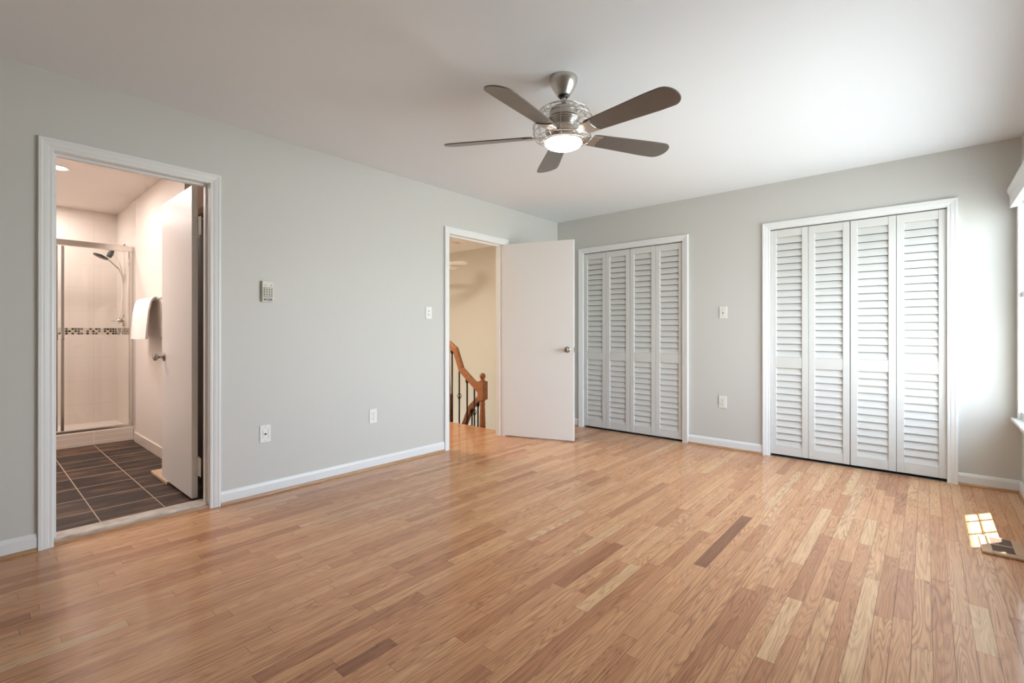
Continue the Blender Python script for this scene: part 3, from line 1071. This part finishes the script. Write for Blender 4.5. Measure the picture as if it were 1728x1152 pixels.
for r_, z in ((0.102, 2.278), (0.128, 2.262), (0.150, 2.228), (0.161, 2.180), (0.159, 2.150), (0.146, 2.120), (0.122, 2.106)):
    ring(r_, z)
for i in range(15):
    a = 2 * PI * (i + 0.5) / 15
    cg.tube([tilt @ Vector((q * math.cos(a), q * math.sin(a), z)) for q, z in ((0.072, 2.272), (0.102, 2.278), (0.128, 2.262), (0.150, 2.228), (0.161, 2.180), (0.159, 2.150), (0.146, 2.120), (0.122, 2.106), (0.104, 2.112))], 0.0015, 6)
cg.build('wire_cage', M['nickel'], parent=fan, smooth=True)

BL = 0.668


def blade_outline():
    """half widths along the blade"""
    pts = []
    r0, r1 = 0.165, BL
    up, dn = [], []
    for i in range(41):
        s = (i / 24 * 0.86 if i <= 24 else 0.86 + 0.14 * math.sin((i - 24) / 16 * PI / 2))
        x = r0 + (r1 - r0) * s
        w = 0.050 + 0.020 * min(1, s / 0.75)
        if x > r1 - 0.062:
            q = (x - (r1 - 0.062)) / 0.062
            w *= math.sqrt(max(0.0, 1 - q ** 2.2))
        if x < r0 + 0.03:
            q = (r0 + 0.03 - x) / 0.03
            w *= math.sqrt(max(0.0, 1 - 0.35 * q ** 2))
        up.append((x, max(w, 0.001)))
        dn.append((x, -max(w, 0.001)))
    return up + dn[::-1]


for i in range(5):
    az = R(-9.2 + 72 * i)
    mx = tilt @ Matrix.Translation((0, 0, FZ)) @ Matrix.Rotation(az, 4, 'Z') @ Matrix.Rotation(R(-13.0), 4, 'X')
    b_ = MB().prism(blade_outline(), -0.003, 0.003, mx).build('blade', M['blade'], parent=fan, bevel=0.001)
    ir = MB()
    pl = []
    for k in range(17):
        a = PI / 2 + PI * k / 16
        pl.append((0.172 + 0.052 * math.cos(a) * 1.0, 0.044 * math.sin(a)))
    pl += [(0.215, -0.047), (0.205, -0.02), (0.203, 0.0), (0.205, 0.02), (0.215, 0.047)]
    ir.prism(pl, -0.0085, -0.0030, mx)
    ir.box((0.080, -0.020, -0.006), (0.150, 0.020, -0.001), mx)
    ir.build('blade_iron', M['nickel'], parent=fan, bevel=0.0015)

# ------------------------------------------------------------------ bathroom shell
BX1, BY0, BY1 = -3.54, -5.20, -3.62
ZB = 0.012
sbox('floor_bathroom', [((-3.66, BY0, -0.2), (-T, -3.20, ZB))], M['tile'])
sbox('ceiling_bathroom', [((-3.66, BY0 - 0.1, H), (-T, -3.08, H + 0.2))], M['bath_ceil'])
sbox('wall_bathroom_right', [((-2.60, BY1, 0), (-0.98, -3.20, H))], M['bath_wall'])
sbox('wall_bathroom_partition', [((-3.66, -3.20, -0.2), (-T, -3.08, H))], M['bath_wall'])
sbox('wall_bathroom_left', [((-3.66, BY0 - 0.1, 0), (-T, BY0, H))], M['bath_wall'])
sbox('wall_shower_right', [((-3.54, BY1, 0), (-2.60, -3.20, H))], M['sh_side'])
sbox('wall_shower_back', [((-3.66, BY0, 0), (-3.54, -3.20, H))], M['sh_back'])
sbox('wall_bathroom_liner', [((-T - 0.004, BY0, 0), (-T, D1[0] - 0.02, H)), ((-T - 0.004, D1[0] - 0.02, DZ + 0.02), (-T, D1[1] + 0.02, H)), ((-T - 0.004, D1[1] + 0.02, 0), (-T, -3.20, H))], M['bath_wall'])
sbox('trim_9', [((-2.60, BY1 - 0.010, ZB), (-0.98, BY1, 0.103))], M['base_tile'], 'cream tile base along the bathroom wall', 'tile base')
sbox('trim_10', [((-2.80, BY0, ZB), (-2.68, BY1, 0.150))], M['curb'], 'cream tiled curb under the shower frame', 'shower curb', bevel=0.006)
sbox('trim_11', [((-3.54, BY0, ZB), (-2.80, BY1, 0.115))], M['bath_wall'], 'cream shower pan floor behind the glass', 'shower pan')
# marble saddle and wooden strip in the doorway
sbox('trim_12', [((-T - 0.02, D1[0] + 0.006, 0.0005), (-0.022, D1[1] - 0.006, 0.030))], M['marble'], 'veined marble saddle in the bathroom doorway', 'threshold', bevel=0.003)
sbox('trim_13', [((-0.022, D1[0] + 0.006, 0.0005), (0.0, D1[1] - 0.006, 0.018))], M['shoe'], 'oak strip along the bathroom saddle', 'threshold', bevel=0.004)

# downlight
r = thing('recessed_downlight', (-1.911, -4.257, H), 'round lit recessed light in the bathroom ceiling', 'ceiling light')
MB().lathe([(0.058, 2.4395), (0.078, 2.4395), (0.080, 2.436), (0.076, 2.433), (0.060, 2.434), (0.058, 2.4395)], 32, Matrix.Translation((-1.911, -4.257, 0)), cap=False).build('trim_ring', M['plate'], parent=r, smooth=True)
MB().lathe([(0.0, 2.4392), (0.058, 2.4392), (0.058, 2.4355), (0.0, 2.4345)], 32, Matrix.Translation((-1.911, -4.257, 0)), cap=False).build('bulb', M['can'], parent=r)

# shower enclosure
r = thing('shower_enclosure', (-2.72, -3.9, 0.15), 'chrome framed glass shower enclosure standing on the tiled curb', 'shower enclosure')
m = MB()
m.box((-2.745, -5.15, 1.921), (-2.685, -3.622, 1.975)).box((-2.745, -5.15, 0.151), (-2.690, -3.622, 0.176))
m.box((-2.745, -3.654, 0.176), (-2.688, -3.6205, 1.921))
m.build('frame', M['chrome_frame'], parent=r, bevel=0.003)
p1 = MB().box((-2.709, -4.160, 0.180), (-2.690, -4.136, 1.915)).build('panel_stile', M['chrome_frame'], parent=r, bevel=0.002)
MB().box((-2.703, -4.136, 0.176), (-2.697, -3.654, 1.921)).build('glass_panel', M['shower_glass'], parent=r)
p2 = MB().box((-2.735, -4.200, 0.180), (-2.716, -4.178, 1.915)).build('door_stile', M['chrome_frame'], parent=r, bevel=0.002)
MB().box((-2.729, -5.14, 0.176), (-2.723, -4.200, 1.921)).build('glass_panel', M['shower_glass'], parent=r)
for yy, xx in ((-4.148, -2.690), (-4.189, -2.716)):
    k_ = MB()
    k_.box((xx, yy - 0.013, 1.035), (xx + 0.022, yy + 0.013, 1.050)).box((xx, yy - 0.013, 1.070), (xx + 0.022, yy + 0.013, 1.085)).box((xx + 0.014, yy - 0.010, 1.050), (xx + 0.022, yy + 0.010, 1.070))
    k_.build('handle', M['chrome'], parent=r, bevel=0.002)

# shower head and valve
SXX = -3.11
r = thing('shower_set', (SXX, -3.62, 1.25), 'chrome shower head with hand wand, hose and valve behind the glass', 'shower')
m = MB()
m.tube([(SXX, -3.6205, 2.03), (SXX, -3.66, 2.025), (SXX, -3.70, 2.000), (SXX, -3.725, 1.972)], 0.010, 12)
m.lathe([(0.0, 0.0), (0.028, 0.0), (0.026, 0.006), (0.0, 0.010)], 20, Matrix.Translation((SXX, -3.6205, 2.03)) @ Matrix.Rotation(R(90), 4, 'X'), cap=False)
m.build('shower_arm', M['knob'], parent=r, smooth=True)
MB().tube([(SXX, -3.722, 1.978), (SXX, -3.738, 1.935), (SXX, -3.752, 1.898)], [0.020, 0.026, 0.022], 14).build('diverter', M['black'], parent=r, smooth=True)
hd = Matrix.Translation((SXX, -3.815, 1.898)) @ Matrix.Rotation(R(-24), 4, 'X')
MB().lathe([(0.0, 0.020), (0.022, 0.018), (0.062, 0.006), (0.068, 0.000), (0.066, -0.008), (0.060, -0.010), (0.0, -0.010)], 32, hd, cap=False).build('spray_head', M['black'], parent=r, smooth=True)
MB().tube([(SXX + 0.02, -3.765, 1.880), (SXX + 0.02, -3.715, 1.830), (SXX + 0.02, -3.672, 1.785)], [0.012, 0.014, 0.011], 12).build('hand_wand', M['chrome'], parent=r, smooth=True)
hose = [(SXX + 0.02, -3.672, 1.785), (SXX, -3.650, 1.72), (SXX, -3.640, 1.60), (SXX, -3.642, 1.45), (SXX, -3.655, 1.32), (SXX, -3.672, 1.22), (SXX, -3.678, 1.15), (SXX, -3.668, 1.095), (SXX, -3.648, 1.09), (SXX, -3.638, 1.15), (SXX, -3.635, 1.30), (SXX, -3.634, 1.50), (SXX, -3.640, 1.70), (SXX, -3.655, 1.83), (SXX, -3.685, 1.905), (SXX, -3.725, 1.935)]
sm = []
for i in range(len(hose) - 1):
    p0, p1_, p2_, p3 = [Vector(hose[max(0, min(len(hose) - 1, i + q))]) for q in (-1, 0, 1, 2)]
    for s in range(5):
        u_ = s / 5
        sm.append(0.5 * ((2 * p1_) + (-p0 + p2_) * u_ + (2 * p0 - 5 * p1_ + 4 * p2_ - p3) * u_ ** 2 + (-p0 + 3 * p1_ - 3 * p2_ + p3) * u_ ** 3))
sm.append(Vector(hose[-1]))
MB().tube(sm, 0.0058, 8).build('hose', M['chrome'], parent=r, smooth=True)
vm_ = MB()
vm_.lathe([(0.0, 0.0), (0.062, 0.0), (0.064, 0.004), (0.055, 0.010), (0.028, 0.014), (0.024, 0.050), (0.020, 0.060), (0.0, 0.062)], 32, Matrix.Translation((SXX, -3.6205, 1.232)) @ Matrix.Rotation(R(90), 4, 'X'), cap=False)
vm_.build('valve', M['chrome'], parent=r, smooth=True)
MB().tube([(SXX, -3.672, 1.232), (SXX - 0.02, -3.70, 1.230), (SXX - 0.06, -3.715, 1.226)], [0.011, 0.009, 0.008], 10).build('valve_lever', M['chrome'], parent=r, smooth=True)

# towel bar and towel
r = thing('towel_bar', (-1.72, -3.62, 1.385), 'chrome towel bar on the bathroom wall behind the door', 'towel bar')
MB().tube([(-2.10, -3.692, 1.382), (-1.28, -3.692, 1.382)], 0.009, 14).build('rod', M['chrome'], parent=r, smooth=True)
for x in (-2.09, -1.29):
    MB().tube([(x, -3.6205, 1.382), (x, -3.700, 1.382)], 0.012, 14).build('bracket', M['chrome'], parent=r, smooth=True)


def towel():
    x0, x1 = -2.045, -1.485
    m = MB()
    nx, path = 22, []
    # outline over the bar in (y, z): front hem up, over, back down
    ctr = [(-3.758, 1.045), (-3.752, 1.15), (-3.742, 1.28), (-3.728, 1.355), (-3.716, 1.385), (-3.702, 1.3985), (-3.688, 1.3985), (-3.672, 1.388), (-3.662, 1.36), (-3.655, 1.26), (-3.652, 1.15), (-3.650, 1.065)]
    th = 0.0055
    ins_, outs = [], []
    for i, (y, z) in enumerate(ctr):
        a = Vector(ctr[max(0, i - 1)])
        b = Vector(ctr[min(len(ctr) - 1, i + 1)])
        d_ = (b - a).normalized()
        n_ = Vector((-d_.y, d_.x))
        outs.append(Vector((y, z)) + n_ * th)
        ins_.append(Vector((y, z)) - n_ * th)
    loop = outs + ins_[::-1]
    k = len(loop)
    vs, fs = [], []
    for i in range(nx + 1):
        s = i / nx
        x = x0 + (x1 - x0) * s
        for j, p in enumerate(loop):
            zt = max(0.0, (1.38 - p.y) / 0.33)
            wob = 0.010 * math.sin(s * 9.0 + 0.6) * zt + 0.004 * math.sin(s * 23) * zt
            xx = x - 0.020 * zt * (1 - s) + 0.012 * zt * s * (1 if p.x < -3.70 else -1)
            vs.append((xx, p.x + (wob if p.x < -3.70 else wob * 0.2), p.y - 0.012 * math.sin(s * 5) * max(0, zt - 0.8)))
    for i in range(nx):
        for j in range(k):
            l = (j + 1) % k
            fs.append((i * k + j, i * k + l, (i + 1) * k + l, (i + 1) * k + j))
    fs.append(tuple(range(k)))
    fs.append(tuple(nx * k + j for j in range(k - 1, -1, -1)))
    m.add(vs, fs)
    return m


tw = towel().build('hand_towel', M['towel'], org=(-1.76, -3.70, 1.39), smooth=True)
tag(tw, 'white terry towel folded over the chrome bar in the bathroom', 'towel')

# cabinet and board behind the bathroom door
r = thing('linen_cabinet', (-0.55, -3.45, ZB), 'tall dark brown cabinet glimpsed through the gap behind the bathroom door', 'cabinet')
MB().box((-0.97, -3.640, 0.02), (-0.20, -3.21, 1.93)).build('carcass', M['cabinet'], parent=r, bevel=0.003)
MB().box((-0.976, -3.662, 1.93), (-0.19, -3.205, 1.985)).build('cornice', M['board'], parent=r, bevel=0.004)
MB().box((-0.580, -3.656, 0.08), (-0.215, -3.640, 1.90)).build('cabinet_door', M['cabinet'], parent=r, bevel=0.003)
MB().box((-0.955, -3.656, 0.08), (-0.590, -3.640, 1.90)).build('cabinet_door', M['cabinet'], parent=r, bevel=0.003)
tag(MB().box((-1.140, -3.800, ZB + 0.0005), (-0.70, -3.690, ZB + 0.022)).build('wooden_board', M['board'], bevel=0.003), 'pale wooden board lying on brown tile under the bathroom door', 'board')

# ------------------------------------------------------------------ hall
HX0 = -3.2
sbox('ceiling_hall', [((HX0 - 0.1, -3.08, H), (-T, 0.75, H + 0.2))], M['hall_ceil'])
sbox('wall_hall_back', [((HX0 - 0.1, 0.61, -2.6), (-0.0, 0.73, H))], M['hall_wall'])
sbox('wall_hall_left', [((HX0 - 0.1, -3.08, -2.6), (HX0, 0.61, H))], M['hall_wall'])
sbox('wall_hall_right', [((-T, T, -2.6), (-0.02, 0.61, H)), ((-T, -0.8, -2.6), (-0.02, T, -0.2))], M['hall_wall'])
sbox('wall_hall_liner', [((-T - 0.004, -3.08, 0), (-T, D2[0] - 0.02, H)), ((-T - 0.004, D2[0] - 0.02, DZ + 0.02), (-T, D2[1] + 0.02, H)), ((-T - 0.004, D2[1] + 0.02, 0), (-T, 0.61, H)), ((HX0, -3.079, 0), (-T - 0.004, -3.07, H))], M['hall_wall'])
st = MB()
for x0, x1, z in ((-1.46, -1.20, -0.187), (-1.20, -0.946, -0.187), (-0.946, -0.69, -0.374)):
    st.box((x0, -0.799, -2.6), (x1, -0.66, z))
st.box((-0.69, -0.799, -2.6), (-T - 0.001, 0.609, -0.56))
for k in range(6):
    st.box((-0.69 - 0.254 * (k + 1), -0.66, -2.6), (-0.69 - 0.254 * k, 0.609, -0.747 - 0.187 * k))
struct(st.build('floor_stairs', M['stair']), 'oak stairs descending beyond the hall floor', 'stairs')
sbox('wall_hall_riser', [((HX0, -0.84, -2.6), (-T, -0.80, -0.2))], M['hall_wall'])

rail = thing('stair_railing', (-0.555, -0.74, -0.56), 'reddish oak stair railing with black iron balusters seen through the hall doorway', 'stair railing')


def bar(pts, w, h):
    m_ = MB()
    pts = [Vector(p) for p in pts]
    vs, fs = [], []
    for i, p in enumerate(pts):
        a = pts[max(0, i - 1)]
        b = pts[min(len(pts) - 1, i + 1)]
        d1 = (p - a).normalized() if i > 0 else (b - p).normalized()
        d2 = (b - p).normalized() if i < len(pts) - 1 else d1
        t_ = (d1 + d2).normalized()
        up = Vector((-t_.z, 0, t_.x)) if t_.x >= 0 else Vector((t_.z, 0, -t_.x))
        k_ = 1.0 / max(0.5, t_.dot(d1))
        prof_ = [(-w / 2, -h / 2), (w / 2, -h / 2), (w / 2, 0), (w * 0.42, h * 0.33), (w * 0.2, h / 2), (-w * 0.2, h / 2), (-w * 0.42, h * 0.33), (-w / 2, 0)]
        for q, s in prof_:
            vs.append(p + Vector((0, q, 0)) + up * s * k_)
    n_ = 8
    for i in range(len(pts) - 1):
        for j in range(n_):
            l = (j + 1) % n_
            fs.append((i * n_ + j, i * n_ + l, (i + 1) * n_ + l, (i + 1) * n_ + j))
    fs.append(tuple(range(n_)))
    fs.append(tuple((len(pts) - 1) * n_ + j for j in range(n_)))
    m_.add(vs, fs)
    return m_


Y1, Y2 = -0.74, -0.60
bar([(-1.50, Y1, 1.02), (-1.22, Y1, 1.01), (-1.015, Y1, 0.893), (-0.905, Y1, 0.651), (-0.600, Y1, 0.430)], 0.058, 0.072).build('handrail', M['rail'], parent=rail, bevel=0.002)
bar([(-0.555, Y1 + 0.03, 0.375), (-0.754, Y2, 0.294), (-0.905, Y2, 0.165), (-1.007, Y2, -0.043), (-1.13, Y2, -0.25)], 0.056, 0.070).build('handrail', M['rail'], parent=rail, bevel=0.002)
nx_, ny_ = -0.553, Y1
np_ = MB()
np_.box((nx_ - 0.043, ny_ - 0.043, 0.315), (nx_ + 0.043, ny_ + 0.043, 0.530))
np_.lathe([(0.0, 0.530), (0.030, 0.530), (0.034, 0.538), (0.022, 0.546), (0.019, 0.552), (0.026, 0.560), (0.034, 0.575), (0.0365, 0.590), (0.034, 0.606), (0.025, 0.620), (0.012, 0.627), (0.0, 0.628)], 24, Matrix.Translation((nx_, ny_, 0)), cap=False)
np_.lathe([(0.0, 0.315), (0.030, 0.315), (0.036, 0.304), (0.026, 0.292), (0.025, 0.284), (0.032, 0.272), (0.030, 0.255), (0.028, 0.245), (0.036, 0.05), (0.038, -0.15), (0.036, -0.25), (0.0, -0.25)], 24, Matrix.Translation((nx_, ny_, 0)), cap=False)
np_.box((nx_ - 0.043, ny_ - 0.043, -0.5595), (nx_ + 0.043, ny_ + 0.043, -0.25))
np_.build('newel_post', M['rail'], parent=rail, smooth=True)
ux_ = -1.160
np_ = MB()
np_.box((ux_ - 0.043, Y1 - 0.043, -0.186), (ux_ + 0.043, Y1 + 0.043, 0.325))
np_.lathe([(0.036, 0.325), (0.026, 0.345), (0.032, 0.365), (0.022, 0.60), (0.020, 0.90), (0.024, 0.96)], 20, Matrix.Translation((ux_, Y1, 0)))
np_.build('newel_post', M['rail'], parent=rail, smooth=True)


def baluster(x, y, ztop, zbot, basket=None):
    m_ = MB()
    hw = 0.0068
    m_.box((x - hw, y - hw, zbot), (x + hw, y + hw, ztop))
    if basket is None:
        m_.lathe([(0.008, ztop - 0.062), (0.019, ztop - 0.045), (0.022, ztop - 0.022), (0.019, ztop)], 14, Matrix.Translation((x, y, 0)))
    else:
        for k_ in range(4):
            a0 = k_ * PI / 2 + PI / 4
            pts = []
            for s in range(13):
                t_ = s / 12
                rr = 0.026 * math.sin(PI * t_)
                a = a0 + PI * 0.9 * t_
                pts.append((x + rr * math.cos(a), y + rr * math.sin(a), basket - 0.045 + 0.09 * t_))
            m_.tube(pts, 0.0034, 6)
    return m_.build('baluster', M['iron'], parent=rail)


def rail_z(x, pts, off):
    for (xa_, za), (xb_, zb) in zip(pts[:-1], pts[1:]):
        lo_, hi_ = min(xa_, xb_), max(xa_, xb_)
        if lo_ <= x <= hi_:
            return za + (zb - za) * (x - xa_) / (xb_ - xa_) - off
    return pts[-1][1] - off


R1 = [(-1.50, 1.02), (-1.22, 1.01), (-1.015, 0.893), (-0.905, 0.651), (-0.600, 0.430)]
R2 = [(-0.555, 0.375), (-0.754, 0.294), (-0.905, 0.165), (-1.007, -0.043), (-1.13, -0.25)]
for x, zb, bk in ((-1.087, -0.186, None), (-0.955, -0.186, 0.320), (-0.815, -0.373, None), (-0.690, -0.373, 0.150)):
    baluster(x, Y1, rail_z(x, R1, 0.040), zb, bk)
for x, zb, bk in ((-0.875, -0.746, None), (-0.770, -0.746, None), (-0.98, -0.933, -0.30)):
    baluster(x, Y2, rail_z(x, R2, 0.035), zb, bk)

# white fan in the hall
hf = Vector((-1.903, -0.404, 2.075))
r = thing('hall_ceiling_fan', (hf.x, hf.y, H), 'white ceiling fan in the hall beyond the open doorway', 'ceiling fan')
MB().lathe([(0.0, 2.4395), (0.06, 2.4395), (0.045, 2.39), (0.014, 2.38), (0.014, 2.21), (0.05, 2.20), (0.085, 2.17), (0.09, 2.12), (0.07, 2.065), (0.0, 2.06)], 32, Matrix.Translation((hf.x, hf.y, 0)), cap=False).build('motor_housing', M['white_fan'], parent=r, smooth=True)
for i in range(5):
    az = R(23.7 + 72 * i)
    mx = Matrix.Translation((hf.x, hf.y, 2.072)) @ Matrix.Rotation(az, 4, 'Z') @ Matrix.Rotation(R(-14), 4, 'X')
    MB().prism([(0.07, -0.025), (0.16, -0.045), (0.50, -0.058), (0.54, -0.03), (0.54, 0.03), (0.50, 0.058), (0.16, 0.045), (0.07, 0.025)], -0.003, 0.003, mx).build('blade', M['white_fan'], parent=r, bevel=0.001)

for o in bpy.data.objects:
    if '_org' in o:
        del o['_org']
